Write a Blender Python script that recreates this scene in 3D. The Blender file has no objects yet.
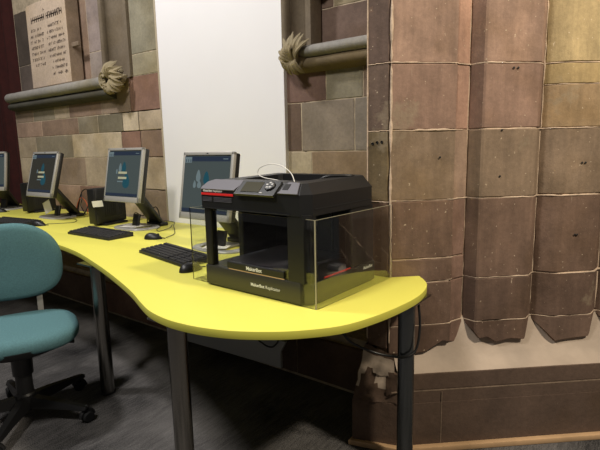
import bpy, bmesh, math, random
from mathutils import Vector, Matrix, Euler, noise

scene = bpy.context.scene
COL = scene.collection
PI = math.pi
rnd = random.Random(7)

# ------------------------------------------------------------ camera
def make_camera():
    H = 1.25
    pitch, roll, ang = math.radians(9.2), math.radians(1.2), math.radians(127)
    fw = Vector((math.cos(ang)*math.cos(pitch), math.sin(ang)*math.cos(pitch), -math.sin(pitch)))
    r = Vector((math.sin(ang), -math.cos(ang), 0)); u = r.cross(fw)
    r2 = math.cos(roll)*r - math.sin(roll)*u
    u2 = math.cos(roll)*u + math.sin(roll)*r
    m = Matrix((r2, u2, -fw)).transposed().to_4x4(); m.translation = (0, 0, H)
    cd = bpy.data.cameras.new('camera'); cd.sensor_width = 36; cd.lens = 480/600*36
    cd.clip_start = 0.02
    o = bpy.data.objects.new('camera', cd); o.matrix_world = m; COL.objects.link(o)
    scene.camera = o
make_camera()

# ------------------------------------------------------------ world and light
w = bpy.data.worlds.new('world'); scene.world = w; w.use_nodes = True
bg = w.node_tree.nodes['Background']
bg.inputs[0].default_value = (1.0, 0.95, 0.9, 1); bg.inputs[1].default_value = 0.07

def area(name, loc, target, size, power, color, spread=180):
    l = bpy.data.lights.new(name, 'AREA'); l.energy = power; l.color = color
    l.shape = 'DISK'; l.size = size; l.spread = math.radians(spread)
    o = bpy.data.objects.new(name, l); COL.objects.link(o); o.location = loc
    o.rotation_euler = (Vector(target) - Vector(loc)).to_track_quat('-Z', 'Y').to_euler()
    return o
area('ceiling_light_nave', (-3.5, 0.2, 4.3), (-2.6, 2.0, 0.9), 0.4, 95, (0.98, 0.95, 0.93))
area('ceiling_light_near', (-1.3, -0.7, 3.6), (-1.4, 1.6, 0.9), 0.5, 68, (1.0, 0.95, 0.88))
area('ceiling_light_pier', (1.5, 1.3, 3.3), (-0.3, 2.1, 1.5), 0.25, 112, (1.0, 0.88, 0.70))
scene.view_settings.view_transform = 'Standard'; scene.view_settings.look = 'None'
scene.view_settings.exposure = 0.0; scene.view_settings.gamma = 1.0
scene.view_settings.use_curve_mapping = False

# ------------------------------------------------------------ materials
def lin(c):
    if max(c) > 1: c = [v/255 for v in c]
    return tuple((v/12.92 if v <= 0.04045 else ((v+0.055)/1.055)**2.4) for v in c[:3]) + (1,)

def new_mat(name):
    m = bpy.data.materials.new(name); m.use_nodes = True
    return m, m.node_tree.nodes, m.node_tree.links, m.node_tree.nodes['Principled BSDF']

def mat(name, col, rough=0.5, metal=0.0, noise_amt=0.0, noise_scale=30, bump=0.0, bump_scale=200,
        spec=0.5, emit=None, emit_s=0.0, coat=0.0):
    m, n, l, b = new_mat(name)
    b.inputs['Base Color'].default_value = lin(col)
    b.inputs['Roughness'].default_value = rough; b.inputs['Metallic'].default_value = metal
    b.inputs['Specular IOR Level'].default_value = spec
    b.inputs['Coat Weight'].default_value = coat
    if emit: b.inputs['Emission Color'].default_value = lin(emit); b.inputs['Emission Strength'].default_value = emit_s
    tc = n.new('ShaderNodeTexCoord')
    if noise_amt:
        t = n.new('ShaderNodeTexNoise'); t.inputs['Scale'].default_value = noise_scale; t.inputs['Detail'].default_value = 6
        l.new(tc.outputs['Object'], t.inputs['Vector'])
        mr = n.new('ShaderNodeMapRange'); mr.inputs[1].default_value = .3; mr.inputs[2].default_value = .7
        mr.inputs[3].default_value = 1-noise_amt; mr.inputs[4].default_value = 1+noise_amt
        l.new(t.outputs['Fac'], mr.inputs[0])
        mx = n.new('ShaderNodeMix'); mx.data_type = 'RGBA'; mx.blend_type = 'MULTIPLY'; mx.inputs[0].default_value = 1
        mx.inputs[6].default_value = lin(col); l.new(mr.outputs[0], mx.inputs[7]); l.new(mx.outputs[2], b.inputs['Base Color'])
    if bump:
        t = n.new('ShaderNodeTexNoise'); t.inputs['Scale'].default_value = bump_scale; t.inputs['Detail'].default_value = 4
        l.new(tc.outputs['Object'], t.inputs['Vector'])
        bp = n.new('ShaderNodeBump'); bp.inputs['Strength'].default_value = bump; bp.inputs['Distance'].default_value = 0.004
        l.new(t.outputs['Fac'], bp.inputs['Height']); l.new(bp.outputs[0], b.inputs['Normal'])
    return m

def stone_mat(name, base=None, blotch=0.22, tool=0.0, worn=0.0):
    """Sandstone. Colour comes per block from the 'Col' attribute, or from base."""
    m, n, l, b = new_mat(name)
    b.inputs['Roughness'].default_value = 0.82; b.inputs['Specular IOR Level'].default_value = 0.3
    tc = n.new('ShaderNodeTexCoord')
    def tex(scale, detail, rough=.6, stretch=None):
        t = n.new('ShaderNodeTexNoise'); t.inputs['Scale'].default_value = scale
        t.inputs['Detail'].default_value = detail; t.inputs['Roughness'].default_value = rough
        if stretch:
            mp = n.new('ShaderNodeMapping'); mp.inputs['Scale'].default_value = stretch[0]; mp.inputs['Rotation'].default_value = stretch[1]
            l.new(tc.outputs['Object'], mp.inputs[0]); l.new(mp.outputs[0], t.inputs['Vector'])
        else: l.new(tc.outputs['Object'], t.inputs['Vector'])
        return t
    def rng(sock, a, c, d, e):
        r = n.new('ShaderNodeMapRange'); r.inputs[1].default_value = a; r.inputs[2].default_value = c
        r.inputs[3].default_value = d; r.inputs[4].default_value = e; l.new(sock, r.inputs[0]); return r.outputs[0]
    def mul(a, fac, bl='MULTIPLY', f=1):
        x = n.new('ShaderNodeMix'); x.data_type = 'RGBA'; x.blend_type = bl
        if isinstance(f, float) or isinstance(f, int): x.inputs[0].default_value = f
        else: l.new(f, x.inputs[0])
        l.new(a, x.inputs[6])
        if isinstance(fac, tuple): x.inputs[7].default_value = fac
        else: l.new(fac, x.inputs[7])
        return x.outputs[2]
    if base is None:
        at = n.new('ShaderNodeAttribute'); at.attribute_name = 'Col'; c = at.outputs['Color']
    else:
        rg = n.new('ShaderNodeRGB'); rg.outputs[0].default_value = lin(base); c = rg.outputs[0]
    c = mul(c, rng(tex(5, 5).outputs['Fac'], .32, .68, 1-blotch, 1+blotch))
    c = mul(c, rng(tex(55, 8, .75).outputs['Fac'], .3, .7, .84, 1.14))
    # warm / green-grey drift
    c = mul(c, lin((205, 190, 140)), 'MULTIPLY', rng(tex(2.3, 3).outputs['Fac'], .5, .72, 0, .5))
    # pale scuffs and mortar smears
    sc = tex(9, 9, .8)
    c = mul(c, lin((176, 160, 138)), 'MIX', rng(sc.outputs['Fac'], .66, .74, 0, .55))
    st = tex(14, 5, .6, ((6, 6, .7), (0, .35, .2)))
    c = mul(c, lin((185, 170, 148)), 'MIX', rng(st.outputs['Fac'], .71, .76, 0, .45))
    if worn:
        fl = tex(75, 3, .5)
        c = mul(c, lin((205, 186, 160)), 'MIX', rng(fl.outputs['Fac'], .70, .74, 0, .7))
        vs = tex(7, 6, .65, ((3, 3, .35), (0, .05, 0)))
        c = mul(c, rng(vs.outputs['Fac'], .3, .7, .80, 1.18))
        gp = tex(3.1, 6, .7)
        c = mul(c, lin((142, 128, 106)), 'MIX', rng(gp.outputs['Fac'], .60, .66, 0, .5))
    l.new(c, b.inputs['Base Color'])
    h = tex(38, 9, .7); h2 = tex(260, 3)
    ad = n.new('ShaderNodeMath'); ad.operation = 'MULTIPLY_ADD'; ad.inputs[1].default_value = .25
    l.new(h2.outputs['Fac'], ad.inputs[0]); l.new(h.outputs['Fac'], ad.inputs[2])
    hh = ad.outputs[0]
    if tool:
        wv = tex(60, 4, .6, ((1, 1, .14), (.0, .75, .75)))
        msk = rng(tex(2.1, 2).outputs['Fac'], .45, .6, 0, tool)
        mm = n.new('ShaderNodeMath'); mm.operation = 'MULTIPLY_ADD'
        l.new(wv.outputs['Fac'], mm.inputs[0]); l.new(msk, mm.inputs[1]); l.new(hh, mm.inputs[2]); hh = mm.outputs[0]
    bp = n.new('ShaderNodeBump'); bp.inputs['Strength'].default_value = .55; bp.inputs['Distance'].default_value = 0.004
    l.new(hh, bp.inputs['Height']); l.new(bp.outputs[0], b.inputs['Normal'])
    return m

def carpet_mat():
    m, n, l, b = new_mat('grey_carpet')
    b.inputs['Roughness'].default_value = 0.95; b.inputs['Specular IOR Level'].default_value = 0.15
    tc = n.new('ShaderNodeTexCoord')
    mp = n.new('ShaderNodeMapping'); mp.inputs['Scale'].default_value = (34, 3.6, 1); mp.inputs['Rotation'].default_value = (0, 0, .55)
    l.new(tc.outputs['Object'], mp.inputs[0])
    t = n.new('ShaderNodeTexNoise'); t.inputs['Scale'].default_value = 2.2; t.inputs['Detail'].default_value = 10; t.inputs['Roughness'].default_value = .85
    l.new(mp.outputs[0], t.inputs['Vector'])
    t3 = n.new('ShaderNodeTexNoise'); t3.inputs['Scale'].default_value = 2.6; t3.inputs['Detail'].default_value = 3
    l.new(tc.outputs['Object'], t3.inputs['Vector'])
    t2 = n.new('ShaderNodeTexNoise'); t2.inputs['Scale'].default_value = 240; t2.inputs['Detail'].default_value = 3
    l.new(tc.outputs['Object'], t2.inputs['Vector'])
    a = n.new('ShaderNodeMath'); a.operation = 'ADD'; l.new(t.outputs['Fac'], a.inputs[0]); l.new(t3.outputs['Fac'], a.inputs[1])
    a2 = n.new('ShaderNodeMath'); a2.operation = 'MULTIPLY_ADD'; a2.inputs[1].default_value = 1.0
    l.new(t2.outputs['Fac'], a2.inputs[0]); l.new(a.outputs[0], a2.inputs[2])
    cr = n.new('ShaderNodeValToRGB'); cr.color_ramp.elements[0].position = 0; cr.color_ramp.elements[1].position = 1
    cr.color_ramp.elements[0].color = lin((30, 30, 31)); cr.color_ramp.elements[1].color = lin((136, 132, 130))
    mr = n.new('ShaderNodeMapRange'); mr.inputs[1].default_value = 1.22; mr.inputs[2].default_value = 1.95
    l.new(a2.outputs[0], mr.inputs[0]); l.new(mr.outputs[0], cr.inputs[0]); l.new(cr.outputs[0], b.inputs['Base Color'])
    bp = n.new('ShaderNodeBump'); bp.inputs['Strength'].default_value = .6; bp.inputs['Distance'].default_value = .006
    l.new(t2.outputs['Fac'], bp.inputs['Height']); l.new(bp.outputs[0], b.inputs['Normal'])
    return m

M = {}
M['stone'] = stone_mat('ashlar_sandstone')
M['pier'] = stone_mat('tooled_sandstone', tool=1.0, worn=1.0)
M['carved'] = stone_mat('carved_sandstone', (150, 138, 112), .15)
M['shaft'] = stone_mat('moulding_stone', (114, 102, 86), .15)
M['ledge'] = stone_mat('weathered_grey_stone', (150, 146, 140), .2)
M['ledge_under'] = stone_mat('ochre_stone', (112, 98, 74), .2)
M['ledge_dark'] = stone_mat('shaded_dark_stone', (76, 74, 66), .2)  # dark stone, with the shade under the left ledge in its colour
M['plinth'] = stone_mat('plinth_sandstone', (92, 75, 64), .2)
M['tablet'] = stone_mat('tablet_stone', (196, 176, 156), .12)
M['tablet_edge'] = stone_mat('tablet_edge_stone', (140, 122, 104), .25)
M['plaster'] = mat('smooth_plaster', (170, 154, 138), .8, noise_amt=.16, noise_scale=7, bump=.3, bump_scale=60)
M['mortar'] = mat('lime_mortar', (186, 164, 142), .9, noise_amt=.25, noise_scale=25, bump=.6, bump_scale=80)
M['mortar_dk'] = mat('grey_lime_mortar', (176, 160, 136), .9, noise_amt=.25, noise_scale=25, bump=.6, bump_scale=80)
M['pointing'] = mat('dull_pointing', (128, 110, 92), .9, noise_amt=.3, noise_scale=40)
M['ink'] = mat('worn_black_paint', (104, 90, 80), .8)
M['carpet'] = carpet_mat()
M['white'] = mat('white_painted_board', (240, 238, 240), .55, noise_amt=.015, noise_scale=3)
M['wood'] = mat('varnished_oak', (190, 156, 118), .45, noise_amt=.12, noise_scale=12)
M['strip'] = mat('pale_timber_strip', (178, 164, 140), .6)
M['curtain'] = mat('dark_red_velvet', (62, 20, 16), .9, noise_amt=.2, noise_scale=18)
M['yellow'] = mat('yellow_laminate', (226, 220, 100), .45, spec=.4, noise_amt=.012, noise_scale=2)
M['yellow_edge'] = mat('yellow_edging', (196, 192, 78), .5)
M['chrome'] = mat('brushed_steel', (138, 136, 131), .24, 1.0)
M['grey_metal'] = mat('dark_steel', (104, 108, 110), .25, .95)
M['panel_grey'] = mat('grey_painted_steel', (150, 150, 152), .5)
M['black'] = mat('black_plastic', (20, 20, 21), .42)
M['black_matte'] = mat('matte_black_plastic', (23, 23, 24), .6)
M['black_cloth'] = mat('soft_black_rubber', (16, 16, 17), .7)
M['key'] = mat('black_keycap', (38, 38, 40), .5)
M['silver'] = mat('silver_plastic', (166, 164, 160), .4, .25)
M['dull_silver'] = mat('dull_silver_plastic', (140, 138, 132), .4, .3)
M['teal'] = mat('teal_fabric', (84, 120, 126), .95, noise_amt=.12, noise_scale=160, bump=.5, bump_scale=420, spec=.2)
M['scr_bg'] = mat('screen_slate', (30, 36, 40), .22, emit=(82, 92, 90), emit_s=.5)
M['scr_dark'] = mat('screen_olive', (24, 24, 22), .22, emit=(56, 55, 48), emit_s=.5)
M['scr_bar'] = mat('screen_navy', (20, 24, 34), .22, emit=(38, 50, 68), emit_s=.6)
M['scr_teal'] = mat('screen_teal', (14, 46, 56), .22, emit=(36, 88, 104), emit_s=.4)
M['scr_pale'] = mat('screen_pale', (70, 80, 84), .22, emit=(104, 122, 128), emit_s=.5)
M['scr_txt'] = mat('screen_cream', (120, 120, 100), .22, emit=(170, 170, 142), emit_s=.5)
M['p_grey'] = mat('charcoal_grey_plastic', (92, 90, 97), .5)
M['p_dark'] = mat('printer_black_plastic', (22, 22, 23), .45)
M['p_base_reflect'] = mat('base_plastic_desk_reflection', (52, 51, 44), .35)  # olive cast paints the yellow desk's reflection onto the black base
M['red'] = mat('red_plastic', (214, 40, 40), .4)
M['lcd'] = mat('lcd_olive_glass', (62, 60, 46), .2)
M['paper'] = mat('white_paper', (225, 222, 214), .7)
M['letter'] = mat('white_lettering', (230, 230, 226), .6)
M['tape'] = mat('build_surface', (58, 58, 64), .45)
M['orange'] = mat('orange_cable', (200, 90, 40), .5)

def acrylic():
    m, n, l, b = new_mat('clear_acrylic')
    b.inputs['Base Color'].default_value = (.97, .985, .96, 1); b.inputs['Roughness'].default_value = 0.0
    b.inputs['Transmission Weight'].default_value = 1.0; b.inputs['IOR'].default_value = 1.49
    return m
M['acrylic'] = acrylic()
M['acrylic_edge'] = mat('polished_acrylic_edge', (160, 154, 128), .3, spec=.6)

# ------------------------------------------------------------ mesh helpers
def tf(loc=(0, 0, 0), rot=(0, 0, 0)):
    return Matrix.Translation(loc) @ Euler(rot).to_matrix().to_4x4()

class MB:
    def __init__(s): s.bm = bmesh.new(); s.mi = 0
    def _fin(s, vs, m=None):
        if m is not None: bmesh.ops.transform(s.bm, matrix=m, verts=list(vs))
        fs = {f for v in vs for f in v.link_faces}
        for f in fs: f.material_index = s.mi
    def box(s, c, d, bev=0.0, rot=(0, 0, 0), seg=2):
        t = bmesh.new(); bmesh.ops.create_cube(t, size=1)
        bmesh.ops.scale(t, vec=d, verts=t.verts)
        if bev: bmesh.ops.bevel(t, geom=t.edges, offset=bev, segments=seg, affect='EDGES', profile=.5, clamp_overlap=True)
        bmesh.ops.transform(t, matrix=tf(c, rot), verts=t.verts)
        s.add(t)
    def add(s, t):
        me = bpy.data.meshes.new('t'); t.to_mesh(me); t.free()
        n0 = len(s.bm.faces); s.bm.from_mesh(me); bpy.data.meshes.remove(me)
        s.bm.faces.ensure_lookup_table()
        for f in s.bm.faces[n0:]: f.material_index = s.mi
    def cyl(s, a, b, r0, r1=None, seg=24):
        s.tube([a, b], [r0, r0 if r1 is None else r1], seg)
    def tube(s, pts, rad, seg=10, cap=True):
        pts = [Vector(p) for p in pts]
        if not isinstance(rad, (list, tuple)): rad = [rad]*len(pts)
        rings = []; up = None
        for i, p in enumerate(pts):
            d = (pts[min(i+1, len(pts)-1)] - pts[max(i-1, 0)]).normalized()
            if up is None:
                up = Vector((0, 0, 1)) if abs(d.z) < .9 else Vector((1, 0, 0))
            x = d.cross(up)
            if x.length < 1e-4: x = d.orthogonal()
            x.normalize(); y = d.cross(x).normalized(); up = -y if False else x.cross(d)
            rings.append([s.bm.verts.new(p + rad[i]*(x*math.cos(2*PI*k/seg) + y*math.sin(2*PI*k/seg))) for k in range(seg)])
        for a, b in zip(rings, rings[1:]):
            for k in range(seg):
                f = s.bm.faces.new((a[k], a[(k+1) % seg], b[(k+1) % seg], b[k])); f.material_index = s.mi; f.smooth = True
        if cap:
            for r in (rings[0], rings[-1]):
                f = s.bm.faces.new(r); f.material_index = s.mi
    def lathe(s, prof, c=(0, 0, 0), seg=32, rot=(0, 0, 0)):
        m = tf(c, rot); rings = []
        for r, z in prof:
            if r < 1e-6: rings.append([s.bm.verts.new(m @ Vector((0, 0, z)))])
            else: rings.append([s.bm.verts.new(m @ Vector((r*math.cos(2*PI*k/seg), r*math.sin(2*PI*k/seg), z))) for k in range(seg)])
        for a, b in zip(rings, rings[1:]):
            for k in range(seg):
                q = [a[k % len(a)], a[(k+1) % len(a)], b[(k+1) % len(b)], b[k % len(b)]]
                u = []
                for v in q:
                    if v not in u: u.append(v)
                if len(u) > 2:
                    f = s.bm.faces.new(u); f.material_index = s.mi; f.smooth = True
    def prism(s, poly, z0, z1, m=None, bev=0.0):
        """Extrude a polygon (x,y) from z0 to z1."""
        t = bmesh.new()
        vs = [t.verts.new((x, y, z0)) for x, y in poly]
        f = t.faces.new(vs); r = bmesh.ops.extrude_face_region(t, geom=[f])
        bmesh.ops.translate(t, vec=(0, 0, z1-z0), verts=[v for v in r['geom'] if isinstance(v, bmesh.types.BMVert)])
        bmesh.ops.recalc_face_normals(t, faces=t.faces)
        if bev:
            es = [e for e in t.edges if abs(e.verts[0].co.z-e.verts[1].co.z) < 1e-6]
            bmesh.ops.bevel(t, geom=es, offset=bev, segments=2, affect='EDGES', profile=.5, clamp_overlap=True)
        if m is not None: bmesh.ops.transform(t, matrix=m, verts=t.verts)
        s.add(t)
    def face(s, pts):
        f = s.bm.faces.new([s.bm.verts.new(p) for p in pts]); f.material_index = s.mi
    def build(s, name, mats, parent=None, smooth=None, recalc=True):
        if recalc: bmesh.ops.recalc_face_normals(s.bm, faces=s.bm.faces)
        me = bpy.data.meshes.new(name); s.bm.to_mesh(me); s.bm.free()
        for m_ in (mats if isinstance(mats, (list, tuple)) else [mats]): me.materials.append(m_)
        if smooth is not None:
            for p in me.polygons: p.use_smooth = True
            me.set_sharp_from_angle(angle=math.radians(smooth))
        o = bpy.data.objects.new(name, me); COL.objects.link(o)
        if parent: o.parent = parent
        return o

def tag(o, label=None, cat=None, group=None, kind=None):
    if label: o['label'] = label
    if cat: o['category'] = cat
    if group: o['group'] = group
    if kind: o['kind'] = kind
    return o
def empty(name, loc=(0, 0, 0), rz=0, label=None, cat=None, group=None):
    o = bpy.data.objects.new(name, None); COL.objects.link(o); o.empty_display_size = .1
    o.location = loc; o.rotation_euler = (0, 0, rz); return tag(o, label, cat, group)
def copy_tree(o, parent=None):
    c = o.copy(); COL.objects.link(c); c.parent = parent
    for ch in o.children: copy_tree(ch, c)
    return c
def writing(s, size, m, parent, name='lettering', bold=False):
    cu = bpy.data.curves.new('t', 'FONT'); cu.body = s; cu.size = size; cu.extrude = .0002
    cu.align_x = 'LEFT'; cu.offset = size*.02 if bold else 0
    t = bpy.data.objects.new('t', cu); COL.objects.link(t)
    dg = bpy.context.evaluated_depsgraph_get()
    me = bpy.data.meshes.new_from_object(t.evaluated_get(dg)); me.materials.clear(); me.materials.append(m)
    bpy.data.objects.remove(t)
    o = bpy.data.objects.new(name, me); COL.objects.link(o); o.parent = parent; return o
def smoothstep(t): t = max(0, min(1, t)); return t*t*(3-2*t)
def spline(pts, n=12):
    P = [Vector(p) for p in pts]; P = [2*P[0]-P[1]] + P + [2*P[-1]-P[-2]]; out = []
    for i in range(1, len(P)-2):
        for k in range(n):
            t = k/n; a, b, c, d = P[i-1:i+3]
            out.append(.5*((2*b)+(c-a)*t+(2*a-5*b+4*c-d)*t*t+(3*b-a-3*c+d)*t**3))
    out.append(P[-2]); return out

# ------------------------------------------------------------ stone walls
def stone_blocks(name, mats, blocks, surf, step=.04, gap=.002, rough=.0012, breaks=(), seed=0, zbot=None, parent=None):
    """blocks: (u0,u1,z0,z1,colour). surf(u,z) -> (point, outward normal). One mesh."""
    bm = bmesh.new(); lay = bm.loops.layers.float_color.new('Col')
    def samples(a, b, brk=()):
        n = max(2, int(round((b-a)/step))); s = [a+(b-a)*i/n for i in range(n+1)]
        s += [a+.0035, b-.0035] + [x for x in brk if a+.01 < x < b-.01]
        s = sorted(s); out = [s[0]]
        for x in s[1:]:
            if x-out[-1] > .003: out.append(x)
        out[-1] = b; return out
    for bi, (u0, u1, z0, z1, col) in enumerate(blocks):
        g = gap*(0.7+.6*rnd.random())
        us = samples(u0+g, u1-g, breaks); zs = samples(z0+g, z1-g)
        off = (rnd.random()-.5)*rough*1.2
        c = lin(col); grid = []
        for i, u in enumerate(us):
            row = []
            for j, z in enumerate(zs):
                uu, zz = u, z
                edge = i in (0, len(us)-1) or j in (0, len(zs)-1)
                ed2 = not edge and (i in (1, len(us)-2) or j in (1, len(zs)-2))
                nz = noise.noise(Vector((u*9+seed, z*9, bi*3.1)))
                if edge:
                    k = noise.noise(Vector((u*14+5, z*14, bi*1.7)))*.0035
                    if i in (0, len(us)-1): uu += k
                    if j in (0, len(zs)-1): zz += k
                if zbot: 
                    lim = zbot(uu)
                    t = (z-z0)/(z1-z0)
                    if z0 < .45: zz = lim + (z1-lim)*t if j < len(zs)-1 else zz
                p, nn = surf(uu, zz)
                d = off + nz*rough + (-.003 if edge else 0)
                row.append(bm.verts.new(Vector(p)+Vector(nn)*d))
            grid.append(row)
        fs = []
        for i in range(len(us)-1):
            for j in range(len(zs)-1):
                fs.append(bm.faces.new((grid[i][j], grid[i+1][j], grid[i+1][j+1], grid[i][j+1])))
        # skirt back into the wall
        rim = [grid[i][0] for i in range(len(us))] + [grid[-1][j] for j in range(1, len(zs))] + \
              [grid[i][-1] for i in range(len(us)-2, -1, -1)] + [grid[0][j] for j in range(len(zs)-2, 0, -1)]
        back = []
        for v in rim:
            # direction into the wall at the nearest surface sample
            nn = surf(blocks[bi][0]*.5+blocks[bi][1]*.5, z0)[1]
            back.append(bm.verts.new(v.co - Vector(nn)*.02))
        for k in range(len(rim)):
            fs.append(bm.faces.new((rim[k], back[k], back[(k+1) % len(rim)], rim[(k+1) % len(rim)])))
        for f in fs:
            f.smooth = True
            for lp in f.loops: lp[lay] = c
    me = bpy.data.meshes.new(name); bm.to_mesh(me); bm.free(); me.materials.append(mats)
    me.set_sharp_from_angle(angle=math.radians(22))
    o = bpy.data.objects.new(name, me); COL.objects.link(o)
    if parent: o.parent = parent
    return o

YW = 2.25
# colours of single stones
BR, BR2, TAN, TAN2, GRY, GRN, PNK, RED, LIL, DBR = (150, 131, 113), (140, 118, 102), (190, 174, 150), (176, 159, 136), (140, 130, 112), \
    (152, 143, 120), (166, 140, 122), (134, 104, 90), (150, 138, 130), (104, 86, 74)

def structure(name, mb, m, parent=None, smooth=None):
    o = mb.build(name, m, parent, smooth)
    return tag(o, kind='structure') if parent is None else o

# floor
mb = MB(); mb.box((-2.0, .6, -.03), (11, 7.2, .06)); structure('floor', mb, M['carpet'])

# back wall: core with openings stepped back for the two blind arches
mb = MB()
mb.mi = 0
mb.box((-4.1, YW+.1527, .9), (2.32, .3, 1.8)); mb.box((-4.43, YW+.2378, 2.6), (1.66, .3, 1.6))
mb.box((-2.61, YW+.1527, .9), (1.95, .3, 1.8)); mb.box((-2.505, YW+.1527, 2.6), (1.46, .3, 1.6)); mb.box((-2.61, YW+.2378, 2.6), (2.0, .3, 1.6))
mb.box((-1.3, YW+.1527, .9), (.7, .3, 1.8)); mb.box((-1.27, YW+.2378, 2.6), (.7, .3, 1.6))
wall = structure('wall_back', mb, M['mortar_dk'])
def flat(y): return lambda u, z: ((u, y, z), (0, -1, 0))
B = []
# course under the ledge
xs = [-5.25, -4.88, -4.47, -4.21, -3.70, -3.30, -2.885]; cs = [BR, GRY, TAN2, BR2, BR, RED]
for a, b, c in zip(xs, xs[1:], cs): B.append((a, b, 1.545, 1.80, c))
xs = [-5.25, -4.73, -4.08, -3.77, -3.42, -3.21, -2.885]; cs = [PNK, BR2, GRY, (120, 112, 94), TAN, TAN2]
for a, b, c in zip(xs, xs[1:], cs): B.append((a, b, 1.40, 1.545, c))
xs = [-5.25, -4.88, -4.20, -3.45, -3.20, -2.885]; cs = [TAN2, GRY, TAN, RED, BR2]
for a, b, c in zip(xs, xs[1:], cs): B.append((a, b, 1.20, 1.40, c))
xs = [-5.25, -4.62, -4.02, -3.62, -2.885]; cs = [TAN, BR, TAN2, TAN2]
for a, b, c in zip(xs, xs[1:], cs): B.append((a, b, .955, 1.20, c))
xs = [-5.25, -4.75, -4.15, -3.6, -3.2, -2.885]; cs = [PNK, PNK, (140, 112, 96), TAN2, BR]
for a, b, c in zip(xs, xs[1:], cs): B.append((a, b, .70, .955, c))
xs = [-5.25, -4.6, -3.9, -3.3, -2.6, -1.9, -.95]; cs = [BR, RED, BR2, BR, RED, BR]
for a, b, c in zip(xs, xs[1:], cs): B.append((a, b, .30, .70, c))
# jamb between the shaft and the white board
for z0, z1, c in [(1.80, 1.955, GRN), (1.955, 2.5, (136, 130, 112)), (2.5, 3.1, GRN)]: B.append((-3.235, -2.885, z0, z1, c))
# right of the board: tones darkened for the weaker light on this side
for a, b, z0, z1, c in [(-1.775, -1.50, 1.50, 1.80, (114, 90, 80)), (-1.50, -1.27, 1.50, 1.80, (136, 128, 108)), (-1.775, -1.67, 1.225, 1.50, DBR),
                        (-1.67, -1.32, 1.225, 1.50, (132, 120, 106)), (-1.32, -.97, 1.225, 1.50, (128, 118, 106)), (-1.775, -1.60, .96, 1.225, (170, 156, 132)),
                        (-1.60, -.97, .96, 1.225, (136, 116, 94)), (-1.775, -.97, .70, .96, (134, 116, 100)),
                        (-1.27, -.97, 1.50, 1.80, (126, 108, 92))]: B.append((a, b, z0, z1, c))
stone_blocks('ashlar', M['stone'], B, flat(YW), parent=wall, seed=3)
# stones inside the blind arches, set back
B = []
for a, b, z0, z1, c in [(-5.25, -4.7, 1.80, 2.1, (104, 92, 84)), (-5.25, -4.7, 2.1, 2.6, (84, 74, 66)), (-4.7, -3.6, 2.56, 3.1, (110, 96, 88)),  # left of the tablet: recess shade put into the stone colour
                        (-4.7, -3.95, 1.8, 2.56, BR2), (-3.95, -3.6, 1.80, 2.07, LIL), (-3.95, -3.6, 2.07, 2.56, (144, 130, 124))]: B.append((a, b, z0, z1, c))
for a, b, z0, z1, c in [(-1.62, -.97, 1.80, 2.00, (104, 86, 76)), (-1.62, -1.50, 2.00, 2.5, DBR), (-1.50, -.97, 2.00, 2.5, (134, 122, 98))]: B.append((a, b, z0, z1, c))
stone_blocks('recess_stone', M['stone'], B, flat(YW+.085), parent=wall, seed=9)
# red stone base course under the desk
mb = MB(); mb.prism([(-5.25, 2.3), (-5.25, 1.98), (-.95, 1.98), (-.95, 2.3)], 0, .24); mb.prism([(-5.25, 2.3), (-5.25, 2.02), (-.95, 2.02), (-.95, 2.3)], .24, .28)
base = structure('trim_1', mb, M['mortar_dk'])
B = [(a, b, .012, .245, c) for a, b, c in zip([-5.25, -4.3, -3.4, -2.5, -1.53, -.96], [-4.3, -3.4, -2.5, -1.53, -.96], [RED, DBR, RED, DBR, (96, 78, 66)])]
stone_blocks('base_stone', M['stone'], B, flat(1.975), parent=base, seed=21)
# dark side room behind the curtain
mb = MB(); mb.box((-6.6, 3.0, 1.7), (2.8, .1, 3.4)); structure('wall_left', mb, M['curtain'])

# vertical arch shafts
def shaft(name, x0, x1, z0, z1):
    wd = x1-x0; pr = [(0, 0), (0, .02)] + [(.022-.022*math.cos(t), .02+.026*math.sin(t)) for t in [PI*k/8 for k in range(1, 8)]] + [(.044, .0)]
    for k in range(13):
        t = PI*k/12; pr.append((.05+(wd-.10)*(1-math.cos(t))/2, .005-.06*math.sin(t)))
    pr += [(wd-.045, .012), (wd-.04, .02), (wd-.006, .02), (wd, .0)]
    poly = [(x0+a, YW-b) for a, b in pr] + [(x1, YW+.075), (x0, YW+.075)]
    mb = MB(); mb.prism(poly, z0, z1)
    return structure(name, mb, M['shaft'], smooth=35)
shaft('trim_2', -3.575, -3.235, 1.80, 3.1)
shaft('trim_3', -1.775, -1.575, 1.80, 3.1)
mb = MB()
mb.prism([(-1.58, YW+.08), (-1.58, YW-.01), (-1.55, YW+.0), (-1.53, YW+.03), (-1.49, YW+.035), (-1.47, YW+.08)], 2.07, 3.1)
structure('trim_4', mb, M['shaft'], smooth=35)

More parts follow.
